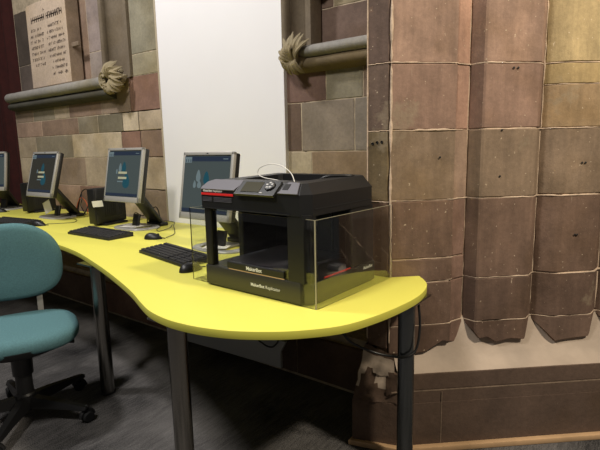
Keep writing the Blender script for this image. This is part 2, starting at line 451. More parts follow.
# ledges (string courses)
def ledge(name, x0, x1, label, rr_=.045, zc_=1.782):
    e = empty(name, ((x0+x1)/2, YW, 1.67), 0, label, 'ledge')
    def prof(pts, nm, m, ends):
        mb = MB(); n = 16; rings = []
        L = x1-x0
        xs = [0]+[.02*k for k in range(1, 4)]+[.1+(L-.1)*k/n for k in range(n+1)]
        for x in xs:
            t = 1
            if ends and x < .07: t = math.sqrt(max(0, 1-(1-x/.07)**2))*.85+.15
            rings.append([mb.bm.verts.new((x-L/2, -d*t+ .003*noise.noise(Vector((x*7, d*30, 0))), (z-1.74)*(t*.4+.6)+.07)) for d, z in pts])
        for a, b in zip(rings, rings[1:]):
            for k in range(len(pts)):
                mb.bm.faces.new((a[k], a[(k+1) % len(pts)], b[(k+1) % len(pts)], b[k]))
        mb.bm.faces.new(rings[0]); mb.bm.faces.new(rings[-1][::-1])
        return mb.build(nm, m, e, smooth=40)
    roll = [(-.06, zc_+rr_+.006), (.0, zc_+rr_+.006)] + [(.055+.05*math.cos(t), zc_+rr_*math.sin(t)) for t in [PI*.62-PI*k/10*1.2 for k in range(11)]] + [(-.06, 1.737)]
    prof(roll, 'roll_moulding', M['ledge'], x0 < -4)
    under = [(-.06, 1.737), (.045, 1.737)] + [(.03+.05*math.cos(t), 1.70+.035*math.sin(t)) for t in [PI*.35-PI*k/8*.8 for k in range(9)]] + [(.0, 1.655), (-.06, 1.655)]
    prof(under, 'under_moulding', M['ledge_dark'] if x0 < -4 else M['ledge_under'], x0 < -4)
ledge('stone_ledge', -5.27, -3.47, 'long grey stone ledge carrying the inscribed tablet on the left wall')
ledge('stone_ledge', -1.70, -.94, 'short stone ledge running from carved foliage to the right pier', .032, 1.757)

# carved foliage bosses
def leaf(mb, pts, w_, up=(0, -1, 0), groove=.35):
    """a carved leaf blade: widening then pointed, hollow along its middle, with thickness"""
    pts = spline(pts, 6); n = len(pts); rings = []
    for i, p in enumerate(pts):
        t = i/(n-1); d = (pts[min(i+1, n-1)]-pts[max(i-1, 0)]).normalized()
        sd = d.cross(Vector(up)).normalized(); nn = sd.cross(d).normalized()
        if nn.dot(Vector(up)) < 0: nn = -nn
        ww = w_*(.45+.75*math.sin(PI*min(1, t*.9+.08)))*(1 if t < .8 else max(.12, 1-((t-.8)/.2)**2*.9))
        cs = [(-1, 0), (-.62, .42), (-.15, .42-groove), (.15, .42-groove), (.62, .42), (1, 0), (.4, -.5), (-.4, -.5)]
        rings.append([mb.bm.verts.new(p+sd*(x*ww)+nn*(y*ww)) for x, y in cs])
    for a, b in zip(rings, rings[1:]):
        for k in range(8): mb.bm.faces.new((a[k], a[(k+1) % 8], b[(k+1) % 8], b[k]))
    mb.bm.faces.new(rings[0]); mb.bm.faces.new(rings[-1][::-1])
def boss(loc, R, label, spiral, seed):
    rr = random.Random(seed); mb = MB()
    t = bmesh.new(); bmesh.ops.create_icosphere(t, subdivisions=3, radius=R*.6)
    bmesh.ops.scale(t, vec=(1.1, .55, 1.0), verts=t.verts)
    for v in t.verts: v.co += v.normal*.3*R*noise.noise(v.co*26)
    mb.add(t)
    V = lambda x, y, z_: Vector((x*R, -y*R, z_*R))
    if spiral:
        q = [V(-.38+(.10+.062*k)*math.cos(k*.62+.6), .62-.02*k, .08+(.10+.062*k)*math.sin(k*.62+.6)) for k in range(11)]
        leaf(mb, q, R*.15)
        for an, ln, c in ((1.55, 1.0, -.05), (1.15, 1.05, .05), (.62, 1.05, .1), (.12, 1.0, .1), (-.38, .95, .08), (-.9, .9, .0)):
            d = (math.cos(an), math.sin(an))
            leaf(mb, [V(.08, .45, 0), V(.08+d[0]*.4, .72, d[1]*.4+c), V(.08+d[0]*.72, .6, d[1]*.74), V(.05+d[0]*ln, .2, d[1]*ln)], R*.20)
        for an in (-1.5, -2.0, -2.5, -3.0, 2.6, 2.1):
            d = (math.cos(an), math.sin(an)); k = .75+.3*rr.random()
            leaf(mb, [V(-.1+d[0]*.35, .45, d[1]*.35), V(-.1+d[0]*.65, .5, d[1]*.65), V(-.1+d[0]*.9*k, .15, d[1]*.95*k)], R*.16)
    else:
        for k in range(9):
            an = .75+k*.29; d = (math.cos(an), math.sin(an)); ln = 1.0+.22*rr.random(); bend = .22*(1 if k % 2 else -1)
            leaf(mb, [V(.15, .35, -.45), V(.1+d[0]*.35+bend*.3, .75-.1*(k % 2), -.3+d[1]*.5), V(.05+d[0]*.75, .6, -.1+d[1]*.8), V(d[0]*ln, .15+.2*(k % 2), d[1]*ln)], R*.12, groove=.2)
        for k in range(6):
            an = 3.1+k*.42; d = (math.cos(an), math.sin(an)); ln = .85+.2*rr.random()
            leaf(mb, [V(.1, .4, -.1), V(d[0]*.45, .72, d[1]*.4), V(d[0]*.75, .5, d[1]*.75), V(d[0]*ln, .1, d[1]*ln)], R*.13, groove=.2)
        for k in range(5):
            an = 1.2+k*.45; d = (math.cos(an), math.sin(an))
            leaf(mb, [V(.05, .6, -.3), V(d[0]*.3, .98, d[1]*.3-.1), V(d[0]*.5, .85, d[1]*.55)], R*.11, groove=.2)
    o = mb.build('foliage_boss', M['carved'], None, smooth=35); o.location = loc
    return tag(o, label, 'stone carving')
boss((-3.375, YW-.05, 1.785), .135, 'carved stone boss with curling spiral leaf at the end of the long ledge', True, 3)
boss((-1.635, YW-.06, 1.735), .108, 'carved stone leaf boss beside the white board, at the short ledge', False, 5)

# inscribed tablet
tb = empty('memorial_tablet', (-4.375, YW+.01, 1.835), 0, 'pale inscribed stone memorial tablet standing on the long grey ledge', 'memorial tablet')
mb = MB()
W2, T = .345, .058
fr = [(-W2, 0), (-W2+.005, .69), (-W2+.03, .715), (W2, .722), (W2, 0)]
mb.prism([(x, z) for x, z in fr], -T, T, Matrix.Rotation(PI/2, 4, 'X'), bev=.006)
for f in mb.bm.faces:
    f.material_index = 1 if f.normal.x > .5 else 0
mb.build('slab', [M['tablet'], M['tablet_edge']], tb)
mb = MB(); yy = -T-.0008
def glyph(x, z, h, thick):
    """one worn letter of the illegible inscription: a few short strokes"""
    wd = h*.6; st = []
    k = rnd.choice((0, 0, 1, 5, 2, 4) if h > .04 else (0, 1, 2, 3, 4, 5))
    if k in (0, 1, 4): st.append(((x, z), (x, z+h)))
    if k in (0, 2, 5): st.append(((x+wd, z), (x+wd, z+h)))
    if k in (1, 3): st.append(((x, z+h), (x+wd, z+h)))
    if k in (2, 3): st.append(((x, z), (x+wd, z+h)))
    if k in (0, 4, 5): st.append(((x, z+h*.5), (x+wd, z+h*.5)))
    if k == 3: st.append(((x+wd/2, z), (x+wd/2, z+h)))
    for (a, b), (c, d) in st:
        v = Vector((c-a, d-b)); L = v.length; p = Vector((-v.y, v.x))/L*thick/2
        mb.face([(a-p.x, yy, b-p.y), (c-p.x, yy, d-p.y), (c+p.x, yy, d+p.y), (a+p.x, yy, b+p.y)])
x = -.25
while x < .27:
    if abs(x+.0) > .016: glyph(x, .553, .05, .010); glyph(x+.003, .553, .05, .007)
    x += .0335
for row in range(9):
    z = .48-row*.05
    for x0, x1 in ((-.29, -.05-.03*rnd.random()), (.0+.05*rnd.random(), .29)):
        if row > 6 and x0 < 0: continue
        if row > 5: x0 += .05
        x = x0
        while x < x1:
            if rnd.random() > .22: glyph(x, z, .024, .0055)
            x += .0165
glyph(-.02, .62, .03, .006)
mb.build('inscription', M['ink'], tb)
mb = MB(); mb.box((W2+.025, -.02, .30), (.15, .02, .035), .004); mb.build('clamp', M['tablet_edge'], tb)

# white board
mb = MB(); mb.box((-2.328, YW-.012, 1.72), (1.118, .03, 2.9), .002)
wb = empty('white_board', (-2.365, YW-.012, .28), 0, 'tall plain white board filling the gap between the stone jambs', 'board')
o = mb.build('board', M['white'], wb); o.location = (2.365, -YW+.012, -.28)
mb = MB(); mb.box((-2.896, YW-.012, 1.72), (.018, .034, 2.9), .003)
o = mb.build('edge_strip', M['strip'], wb); o.location = (2.365, -YW+.012, -.28); o['label'] = 'thin wooden strip along the left edge'

# curtain
cu = MB(); n = 90
def cpt(i, z): 
    x = -7.4+i*(2.20/n); return (x, 2.52+  .06*math.sin(x*22+.5*math.sin(z*1.3))+.02*math.sin(x*71), z)
for side in (0, .012):
    for i in range(n):
        for j in range(8):
            q = [cpt(i, .02+j*.42), cpt(i+1, .02+j*.42), cpt(i+1, .02+(j+1)*.42), cpt(i, .02+(j+1)*.42)]
            cu.face([(a, b+side, c) for a, b, c in q])
bmesh.ops.remove_doubles(cu.bm, verts=cu.bm.verts, dist=.0005)
tag(cu.build('curtain', M['curtain'], None, smooth=80), 'dark red curtain hanging at the left end of the stone wall', 'curtain')

# ------------------------------------------------------------ pier
P0 = Vector((-.842, 1.700, 0)); ad = math.radians(43.4); DU = Vector((math.cos(ad), math.sin(ad), 0)); DN = Vector((math.sin(ad), -math.cos(ad), 0))
prof = [(-.01, 0), (.015, .002), (.20, 0), (.262, -.003), (.268, -.010), (.272, -.018), (.332, -.046), (.337, -.054), (.341, -.052), (.370, -.004), (.378, .0), (.58, 0), (.60, -.003), (.632, -.036), (.640, -.046),
        (.648, -.044), (.70, -.010), (.725, -.002), (.88, -.002), (.90, -.008), (.936, -.042), (.945, -.046), (.955, -.044), (1.0, -.004), (1.6, 0)]
def pp(u):
    for (a, b), (c, d) in zip(prof, prof[1:]):
        if a <= u <= c: return b+(d-b)*(u-a)/(c-a)
    return prof[0][1] if u < 0 else prof[-1][1]
def psurf(u, z):
    e = .01; s = (pp(u+e)-pp(u-e))/(2*e)
    p = P0+DU*u+DN*pp(u); nn = (DN-DU*s).normalized()
    return (p.x, p.y, z), nn
zb_pts = [(0, .40), (.114, .395), (.16, .398), (.233, .443), (.27, .432), (.299, .421), (.335, .515), (.395, .441), (.43, .445), (.471, .418), (.53, .432), (.596, .423), (.635, .515), (.738, .404),
          (.80, .412), (.894, .416), (.94, .518), (1.03, .42), (1.6, .42)]
def zbot(u):
    for (a, b), (c, d) in zip(zb_pts, zb_pts[1:]):
        if a <= u <= c: return b+(d-b)*(u-a)/(c-a)
    return .40
# core
mb = MB()
def off(u, d): p = P0+DU*u+DN*d; return (p.x, p.y)
t0 = [off(.01+.005*k, min(pp(.01+.005*k+e_) for e_ in (-.008, -.004, 0, .004, .008))-.0032) for k in range(318)]
mb.prism([(-.925, 2.6), (-.925, 1.712), (-.84, 1.714)] + t0 + [(P0+DU*1.6-DN*.9).to_tuple()[:2]], .53, 3.1)
mb.prism([(-.915, 2.6), (-.915, 1.74), off(.0, -.052), off(1.6, -.052), (P0+DU*1.6-DN*.9).to_tuple()[:2]], 0, .53)
pier = structure('wall_right', mb, M['mortar'])
A0, A1, A2, A3, A4 = (148, 121, 104), (134, 108, 93), (128, 109, 90), (112, 90, 76), (100, 80, 68)  # courses darken downward: light fading down the pier put into colour
S0, S1, S2, S3, S4 = (172, 136, 116), (164, 130, 112), (150, 126, 108), (132, 105, 91), (120, 95, 82)  # pinker fillet stone, lightened to paint the side light it catches
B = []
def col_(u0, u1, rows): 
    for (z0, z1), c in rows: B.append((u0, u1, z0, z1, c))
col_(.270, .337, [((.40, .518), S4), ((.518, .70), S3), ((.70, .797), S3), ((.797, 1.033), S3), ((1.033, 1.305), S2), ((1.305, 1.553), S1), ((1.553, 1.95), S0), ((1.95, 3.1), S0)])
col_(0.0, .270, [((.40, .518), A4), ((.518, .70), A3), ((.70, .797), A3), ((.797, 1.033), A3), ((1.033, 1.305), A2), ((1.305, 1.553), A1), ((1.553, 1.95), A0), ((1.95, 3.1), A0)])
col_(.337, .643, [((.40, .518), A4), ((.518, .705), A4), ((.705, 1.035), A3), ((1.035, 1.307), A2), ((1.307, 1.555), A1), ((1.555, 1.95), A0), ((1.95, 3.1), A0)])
col_(.643, .947, [((.40, .518), (106, 86, 74)), ((.518, .708), A4), ((.708, 1.037), A3), ((1.037, 1.306), A2), ((1.306, 1.475), (150, 126, 96)), ((1.475, 1.557), (160, 138, 98)), ((1.557, 1.95), (166, 146, 108)), ((1.95, 3.1), (166, 146, 108))])  # yellow upper stones here and beyond: warm light put into colour
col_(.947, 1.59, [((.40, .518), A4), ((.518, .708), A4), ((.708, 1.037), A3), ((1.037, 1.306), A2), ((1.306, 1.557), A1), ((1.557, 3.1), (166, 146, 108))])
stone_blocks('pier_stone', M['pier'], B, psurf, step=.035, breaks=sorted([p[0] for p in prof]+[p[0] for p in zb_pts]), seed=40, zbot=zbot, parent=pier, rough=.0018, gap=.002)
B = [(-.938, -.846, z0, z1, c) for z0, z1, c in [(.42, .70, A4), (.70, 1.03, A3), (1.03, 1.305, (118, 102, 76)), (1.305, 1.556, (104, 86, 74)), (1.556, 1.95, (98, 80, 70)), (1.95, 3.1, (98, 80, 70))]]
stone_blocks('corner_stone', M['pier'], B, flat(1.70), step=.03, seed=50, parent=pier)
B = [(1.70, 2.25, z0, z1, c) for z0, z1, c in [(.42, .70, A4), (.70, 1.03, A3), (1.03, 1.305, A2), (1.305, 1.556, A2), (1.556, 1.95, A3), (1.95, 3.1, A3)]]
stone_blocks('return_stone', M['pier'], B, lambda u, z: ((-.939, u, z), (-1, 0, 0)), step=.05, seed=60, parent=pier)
def bead(mb, path, w_, seed_):
    pts = []; rad = []
    for i in range(len(path)-1):
        a, b = path[i], path[i+1]; n = max(1, int(math.hypot(b[0]-a[0], b[1]-a[1])/.012))
        for k in range(n):
            u = a[0]+(b[0]-a[0])*k/n; z_ = a[1]+(b[1]-a[1])*k/n
            nz = noise.noise(Vector((u*30, z_*30, seed_))); n2 = noise.noise(Vector((u*8, z_*8, seed_+9)))
            p, nn = psurf(u + (nz*.0015 if a[0] == b[0] else 0), z_ + (nz*.0018 if a[0] != b[0] else 0))
            pts.append(Vector(p)-Vector(nn)*.0016); rad.append(max(.0004, w_*(1+1.6*n2+.9*nz)))
    mb.tube(pts, rad, 6)
mb = MB(); us_ = [0.0, .15, .262, .278, .332, .341, .384, .58, .632, .648, .70, .88, .936, .955, 1.0, 1.3, 1.59]
def hline(z_, u0=.0, u1=1.59, w_=.0021, sd=1):
    bead(mb, [(u, z_) for u in us_ if u0 <= u <= u1], w_, sd)
hline(1.9515, w_=.002); hline(1.555, 0, .648, .0025, 2); hline(1.4755, .648, 1.59, .0016, 3); hline(1.557, .648, 1.59, .0016, 4); hline(1.305, w_=.0026, sd=5)
hline(1.034, w_=.0026, sd=6); hline(.7055, w_=.0024, sd=7); hline(.797, 0, .332, .0018, 8); hline(.518, .0, 1.59, .002, 9)
bead(mb, [(.004, .45), (.004, 3.0)], .0042, 11); bead(mb, [(.644, 1.31), (.644, 3.0)], .003, 12); bead(mb, [(.337, .55), (.337, 1.0)], .0012, 13)
mb.build('pointing', M['mortar'], pier, smooth=60)
mb = MB()
for z_ in (.70, 1.03, 1.305, 1.556, 1.95): mb.tube([(-.937+.0093*k, 1.7008, z_+.002*noise.noise(Vector((k*.9, z_*7, 0)))) for k in range(11)], [.0022+.001*noise.noise(Vector((k*1.3, z_, 5))) for k in range(11)], 6)
mb.tube([(-.9385, 1.7005, .45+.02*k) for k in range(128)], [.0030+.0022*noise.noise(Vector((k*.37, 2, 5))) for k in range(128)], 6)
mb.build('pointing', M['mortar'], pier, smooth=60)
# mason's holes: small dark sockets (separate pieces of the wall)
mb = MB()
for x, z in ((-.915, 1.258), (-.895, 1.262), (-.875, 1.263)): mb.lathe([(0, 0), (.006, 0), (.005, .004)], (x, 1.6985, z), 10, (PI/2, 0, 0))
for u, z in ((.487, 1.535), (.505, 1.535), (.80, 1.165), (.815, 1.165), (.45, 1.30), (.20, 1.20), (.79, .87), (.80, .869), (.45, 1.12)):
    p, nn = psurf(u, z); q = Vector(p)+Vector(nn)*.003
    mb.lathe([(0, .001), (.0045, .001), (.0035, 0)], q, 10, (PI/2, 0, ad))
mb.build('socket_holes', M['black_cloth'], pier)

# plinth
def plo(u, d): p = P0+DU*u+DN*d; return (p.x, p.y)
mb = MB()
ring = [(-.964, 2.3), (-.964, 1.618), plo(.035, .056), plo(1.6, .10), plo(1.6, -.5)]
upr = [(-.945, 2.3), (-.945, 1.715), (-.83, 1.678), plo(.045, .053)]
mb.mi = 0
mb.prism(ring, 0, .205); mb.prism(upr+[plo(1.6, .10), plo(1.6, -.5)], .205, .255); mb.prism(upr+[plo(1.6, .096), plo(1.6, -.5)], .255, .262)
mb.prism(upr+[plo(1.6, .098), plo(1.6, -.5)], .262, .332, bev=.003)
pl = structure('trim_5', mb, M['plinth'])
mb = MB()
for u in (.21, 1.05):
    mb.box((*plo(u, .0555+.028*u), .13), (.003, .0014, .245), 0, (0, 0, ad-.028))
mb.box((*plo(.8, .051+.0225), .2585), (1.6, .003, .005), 0, (0, 0, ad-.028))
mb.build('pointing', M['pointing'], pl)
# sloping plaster fillet between plinth and shafts
mb = MB(); us = [.03+i*.04 for i in range(40)]; rows = [(.052, .332), (.02, .345), (-.008, .372), (-.022, .41), (-.037, .46), (-.047, .515), (-.055, .530)]
g = [[mb.bm.verts.new(Vector((*plo(u, d), z)) + DN*.004*noise.noise(Vector((u*5, z*20, 0)))) for d, z in [((.049+.028*u) if k_ == 0 else d_, z_) for k_, (d_, z_) in enumerate(rows)]] for u in us]
for a, b in zip(g, g[1:]):
    for k in range(len(rows)-1): mb.bm.faces.new((a[k], b[k], b[k+1], a[k+1]))
NA, NB = 12, 9
lowA, lowB = Vector((-.962, 1.622, .200)), Vector((*plo(.033, .054), .21))
midB = Vector((*plo(.04, .05), .33)); topA, topB = Vector((-.940, 1.692, .43)), Vector((-.815, 1.694, .41))
gg = []
for i in range(NA):
    t = i/(NA-1); row = []
    for j in range(NB):
        q = j/(NB-1); lo_ = lowA.lerp(lowB, t); hi_ = topA.lerp(topB, t)
        if t > .8: lo_ = lo_.lerp(midB, (t-.8)/.2*.0)
        p = lo_.lerp(hi_, q); sag = .022*math.sin(PI*q)*(1-.3*t)
        p += Vector((0, -sag*.4+.022*noise.noise(p*23), .012*noise.noise(p*31+Vector((3, 3, 3))) if 0 < j < NB-1 else 0)); row.append(mb.bm.verts.new(p))
    gg.append(row)
for a, b in zip(gg, gg[1:]):
    for k in range(NB-1):
        f = mb.bm.faces.new((a[k], b[k], b[k+1], a[k+1]))
        f.material_index = 1 if k < 3+1.6*math.sin(a[k].co.x*60) or k == NB-2 else 0
side_ = [mb.bm.verts.new((v.co.x+.012, 1.95, v.co.z)) for v in gg[0]]
for k in range(NB-1): mb.bm.faces.new((gg[0][k], gg[0][k+1], side_[k+1], side_[k])).material_index = 1
mb.build('plaster_fillet', [M['plaster'], M['plinth']], pl, smooth=60)
# wooden bead along the floor
mb = MB()
line = [(-.964, 1.85), (-.964, 1.618), plo(.035, .056), plo(1.6, .10)]
offl = [(-.976, 1.85), (-.972, 1.598), plo(.025, .082), plo(1.6, .126)]
for (a, b, c, d) in [(line[i], line[i+1], offl[i+1], offl[i]) for i in range(3)]:
    mb.prism([a, b, c, d], 0, .024, bev=.004)
structure('baseboard_right', mb, M['wood'], smooth=40)

# ------------------------------------------------------------ desk
DZ = .73
fpts = [(-5.6, 1.36), (-5.2, 1.37), (-4.8, 1.34), (-4.3, 1.26), (-3.9, 1.22), (-3.5, 1.26), (-3.15, 1.32), (-2.83, 1.327), (-2.464, 1.277), (-2.096, 1.18), (-1.827, 1.098), (-1.575, 1.012), (-1.40, .94), (-1.301, .905),
        (-1.20, .889), (-1.125, .891), (-1.05, .903), (-.962, .932), (-.876, .98), (-.802, 1.039), (-.719, 1.139), (-.676, 1.261), (-.652, 1.39), (-.643, 1.52), (-.655, 1.62), (-.678, 1.69), (-.715, 1.745), (-.748, 1.780)]
front = [(p.x, p.y) for p in spline([(a, b, 0) for a, b in fpts], 4)]
outline = front + [plo(.11, .006), plo(.0, .006), (-.845, 1.692), (-.948, 1.692), (-.948, 2.218), (-5.6, 2.218)]
desk = empty('wavy_desk', (-2.6, 1.7, 0), 0, 'long yellow desk with wavy front edge and steel tube legs along the stone wall', 'desk')
def dk(mb, name, m, **k):
    o = mb.build(name, m, desk, **k); o.location = (2.6, -1.7, 0); return o
mb = MB(); mb.prism(outline, DZ-.026, DZ, bev=.0015)
for f in mb.bm.faces: f.material_index = 1 if abs(f.normal.z) < .5 else 0
dk(mb, 'worktop', [M['yellow'], M['yellow_edge']], smooth=30)
for i, (x, y, r, m_) in enumerate([(-2.235, 1.262, .034, 'chrome'), (-1.262, .975, .033, 'chrome'), (-.714, 1.592, .031, 'grey_metal'), (-4.3, 1.42, .034, 'chrome'), (-3.3, 2.05-.2, .034, 'chrome')]):
    mb = MB(); mb.cyl((x, y, .012), (x, y, DZ-.03), r, seg=32)
    L = dk(mb, 'leg', M[m_], smooth=40)
    if m_ == 'grey_metal': L['label'] = 'dark grey steel leg'
    mb = MB(); mb.lathe([(0, 0), (r+.003, 0), (r+.003, .010), (r-.004, .014), (0, .014)], (x, y, 0)); f = mb.build('foot', M['black'], L)
    mb = MB(); mb.box((x, y, DZ-.031), (.135, .135, .008), .002); mb.build('mounting_plate', M['chrome'], L)
# modesty panel with a curved cut-out
pts = [(-2.2, .13), (-1.455, .155), (-1.455, .24), (-1.435, .275)]
pts += [(-1.42-.09*math.sin(t), .36-.06*math.cos(t)) for t in [k*PI/2/6 for k in range(7)]] + [(-1.51, .70), (-2.2, .70)]
mb = MB(); mb.prism([(x, z) for x, z in pts], -1.76, -1.745, Matrix.Rotation(PI/2, 4, 'X'))
dk(mb, 'modesty_panel', M['panel_grey'])

# ------------------------------------------------------------ monitors
def screen_mesh(style, par):
    mb = MB(); m0 = [M['scr_bg'], M['scr_bar'], M['scr_teal'], M['scr_pale'], M['scr_txt'], M['scr_dark']]
    sw, sh = .335/2, .295/2
    def rect(x0, x1, z0, z1, mi, y): mb.mi = mi; mb.face([(x0, y, z0), (x1, y, z0), (x1, y, z1), (x0, y, z1)])
    def drop(cx, cz, w_, h_, mi, y):
        mb.mi = mi; mb.face([(cx+w_*math.sin(t)*(.8-.3*math.cos(t)), y, cz+h_*math.cos(t)) for t in [2*PI*k/20 for k in range(20)]])
    mb.mi = 5 if style == 1 else 0
    mb.box((0, 0, 0), (sw*2, .004, sh*2))
    y = -.0024
    rect(-sw, sw, sh-.027, sh-.002, 1, y); rect(-sw, sw, -sh+.002, -sh+.02, 1, y)
    rect(-sw+.002, -sw+.055, sh-.034, sh-.004, 3, y-.0003)
    for k in range(3): rect(-sw+.010+k*.017, -sw+.015+k*.017, sh-.03, sh-.016, 1, y-.0006)
    rect(sw-.05, sw-.015, sh-.017, sh-.013, 3, y-.0003)
    if style == 3:
        drop(-.055, .045, .02, .032, 3, y); drop(.005, .035, .025, .034, 2, y); drop(-.08, 0, .013, .02, 3, y); drop(-.045, .0, .018, .02, 3, y-.0001)
    else:
        drop(.01, .045, .026, .034, 2, y); drop(-.03, .04, .018, .03, 3 if style == 2 else 5, y); drop(.042, -.045, .042, .048, 2, y+.0002)
        rect(-.045, .045, .0, .014, 4, y-.0004); rect(-.045, .045, -.034, -.02, 4, y-.0004); rect(-.05, .01, -.055, -.047, 3, y-.0004); rect(-.07, -.055, .0, .028, 3, y-.0004)
    return mb.build('screen', m0, par, recalc=False)
def monitor(loc, rz, zc, tilt, base, label, style, top_w=.37):
    e = empty('computer_monitor', (loc[0], loc[1], DZ), rz, label, 'monitor', None)
    zc -= DZ
    def tilted(o): o.location = (0, 0, zc); o.rotation_euler = (-tilt, 0, 0); return o
    W, Hh = .372, .355
    mb = MB()   # picture frame bezel: four bars and lower lip
    mb.box((0, 0, Hh/2-.009), (W, .022, .018), .004); mb.box((0, 0, -Hh/2+.018), (W, .022, .036), .004)
    mb.box((-W/2+.009, 0, 0), (.018, .022, Hh), .004); mb.box((W/2-.009, 0, 0), (.018, .022, Hh), .004)
    tilted(mb.build('bezel', M['silver'], e, smooth=40))
    mb = MB(); mb.box((0, .026, 0), (W-.004, .034, Hh-.006), .008); mb.box((0, .05, -.01), (W*.62, .03, Hh*.62), .012)
    tilted(mb.build('back_shell', M['black'], e, smooth=40))
    s_ = screen_mesh(style, e); s_.location = (0, -.0105*math.cos(tilt)*0, zc); s_.rotation_euler = (-tilt, 0, 0)
    s_.location = (0, -.0085*math.cos(tilt), zc+.0085*math.sin(tilt)*0+.009*math.sin(0) + .009)
    mb = MB(); mb.box((0, -.0115, Hh/2-.009), (.012, .002, .005)); tilted(mb.build('badge', M['black'], e))
    # stand: ring base and sloping prop
    bx, by = base
    mb = MB(); N = 48; a_, b_ = .165, .115
    def ell(k, f, q=.0): t = 2*PI*k/N; ce, se = math.cos(t), math.sin(t); return (bx+a_*f*math.copysign(abs(ce)**.7, ce), by+b_*f*math.copysign(abs(se)**.7, se)-q)
    rings = [[mb.bm.verts.new((*ell(k, f), z)) for k in range(N)] for f, z in ((1.0, 0), (1.0, .006), (.95, .012), (.74, .013), (.70, .009), (.70, 0))]
    for a, b in zip(rings, rings[1:]+rings[:1]):
        for k in range(N): mb.bm.faces.new((a[k], a[(k+1) % N], b[(k+1) % N], b[k]))
    mb.build('stand_base', M['silver'], e, smooth=50)
    mb = MB(); mb.box((bx, by, .0095), (.10, .20, .009), .003); mb.build('base_plate', M['dull_silver'], e)
    mb = MB()
    a = Vector((0, .05, zc-.10)); b = Vector((0+.01, .23, .022)); d = b-a; L = d.length
    mb.box((a+b)/2, (.13, L, .03), .008, (math.atan2(d.z, d.y), 0, 0)); mb.box((b.x, b.y, .0125), (.15, .07, .025), .006)
    mb.box((bx, by-.0, .05), (.06, .02, .09), .004, (-.25, 0, 0))
    mb.box((0, .06, zc-.03), (.10, .05, .16), .01)
    mb.build('prop_stand', M['black'], e, smooth=40)
    return e
monitor((-1.885, 1.703), math.radians(1), 1.060, math.radians(10), (.05, .04), 'silver framed monitor with pale blue drops on screen, right behind the printer', 3)
monitor((-2.81, 1.83), math.radians(2), 1.094, math.radians(11.5), (-.03, .09), 'silver framed monitor with slate blue login screen, second from the printer', 2)
monitor((-3.84, 1.795), math.radians(2), 1.083, math.radians(15.5), (-.06, .12), 'silver framed monitor with dark olive login screen, leaning far back', 1)
monitor((-4.93, 1.83), math.radians(25), 1.09, math.radians(9), (.02, .10), 'silver framed monitor by the curtain, cut off at the left edge', 2)

# ------------------------------------------------------------ computers
def tower(loc, rz, label):
    e = empty('mini_computer', (loc[0], loc[1], DZ), rz, label, 'computer')
    mb = MB(); mb.box((0, .145, .140), (.07, .27, .25), .008); mb.build('case', M['black_matte'], e, smooth=40)
    mb = MB(); mb.box((0, .006, .140), (.066, .012, .245), .005); mb.build('front_panel', M['black'], e, smooth=40)
    mb = MB(); mb.box((.0, .16, .0075), (.13, .20, .015), .004); mb.build('stand_foot', M['black_cloth'], e)
    mb = MB()
    for k in range(9): mb.box((.036, .09+k*.018, .14), (.002, .005, .16))
    mb.build('vent_slats', M['black_cloth'], e)
tower((-3.165, 1.785), math.radians(10), 'slim black computer standing upright behind the middle keyboard')
tower((-4.40, 1.875), math.radians(10), 'slim black computer standing upright behind the leaning olive-screened monitor')

# ------------------------------------------------------------ keyboards and mice
def make_keyboard():
    e = empty('keyboard')
    mb = MB()
    mb.prism([(-.085, .0), (.085, .0), (.085, .024), (.078, .028), (-.085, .014)], -.228, .228, Matrix(((0, 0, 1, 0), (1, 0, 0, 0), (0, 1, 0, 0), (0, 0, 0, 1))), bev=.002)
    mb.build('case', M['black_matte'], e, smooth=40)
    mb = MB(); sl = math.atan2(.014, .163)
    for r in range(6):
        y = -.066+r*.0235+(.006 if r == 5 else 0); z = .0165+(y+.085)*.014/.163
        xs = [(-.213+.0195*k, .017) for k in range(15)] + [(.088+.0195*k, .017) for k in range(3)] + [(.155+.0195*k, .017) for k in range(4)]
        if r == 0: xs = [(-.213, .022), (-.188, .017), (-.163, .022), (-.092, .105), (-.02, .02), (.005, .02), (.03, .02), (.055, .02)] + xs[15:]
        for x, w_ in xs: mb.box((x, y, z), (w_, .018, .008), .0015, (sl, 0, 0), 1)
    mb.build('keys', M['key'], e)
    return e
KP = [((-1.885, 1.475), -11, 'black keyboard lying beside the clear guard of the printer'),
      ((-2.80, 1.62), 1, 'black keyboard in front of the slate blue login screen, middle of the desk'),
      ((-3.87, 1.55), 8, 'black keyboard behind the teal chair, cut by the left edge')]
kb = make_keyboard()
for i, (p, a, lab) in enumerate(KP):
    o = kb if i == 0 else copy_tree(kb)
    o.location = (p[0], p[1], DZ); o.rotation_euler.z = math.radians(a); tag(o, lab, 'keyboard', 'black keyboards on the yellow desk')
def make_mouse():
    e = empty('computer_mouse'); mb = MB()
    t = bmesh.new(); bmesh.ops.create_uvsphere(t, u_segments=24, v_segments=14, radius=1)
    for v in t.verts:
        x, y, z = v.co; v.co = (x*.031*(1-.12*y), y*.056, max(z, -.0)*.036*(1-.28*y) + .001)
    mb.add(t); mb.build('body', M['black'], e, smooth=70)
    mb = MB(); mb.cyl((-.004, .03, .026), (.004, .03, .026), .008, seg=16); mb.build('scroll_wheel', M['key'], e, smooth=40)
    mb = MB(); mb.tube([(0, .054, .008), (0, .075, .005)], .003, 8); mb.build('cord_sleeve', M['black_cloth'], e)
    return e
MP = [((-1.605, 1.335), -8, 'black mouse at the left corner of the clear acrylic guard'),
      ((-2.385, 1.715), -62, 'black mouse between the middle keyboard and the white board'),
      ((-3.565, 1.60), -60, 'black mouse beside the keyboard behind the teal chair'),
      ((-4.72, 1.80), -40, 'small black mouse in front of the monitor by the curtain')]
ms = make_mouse()
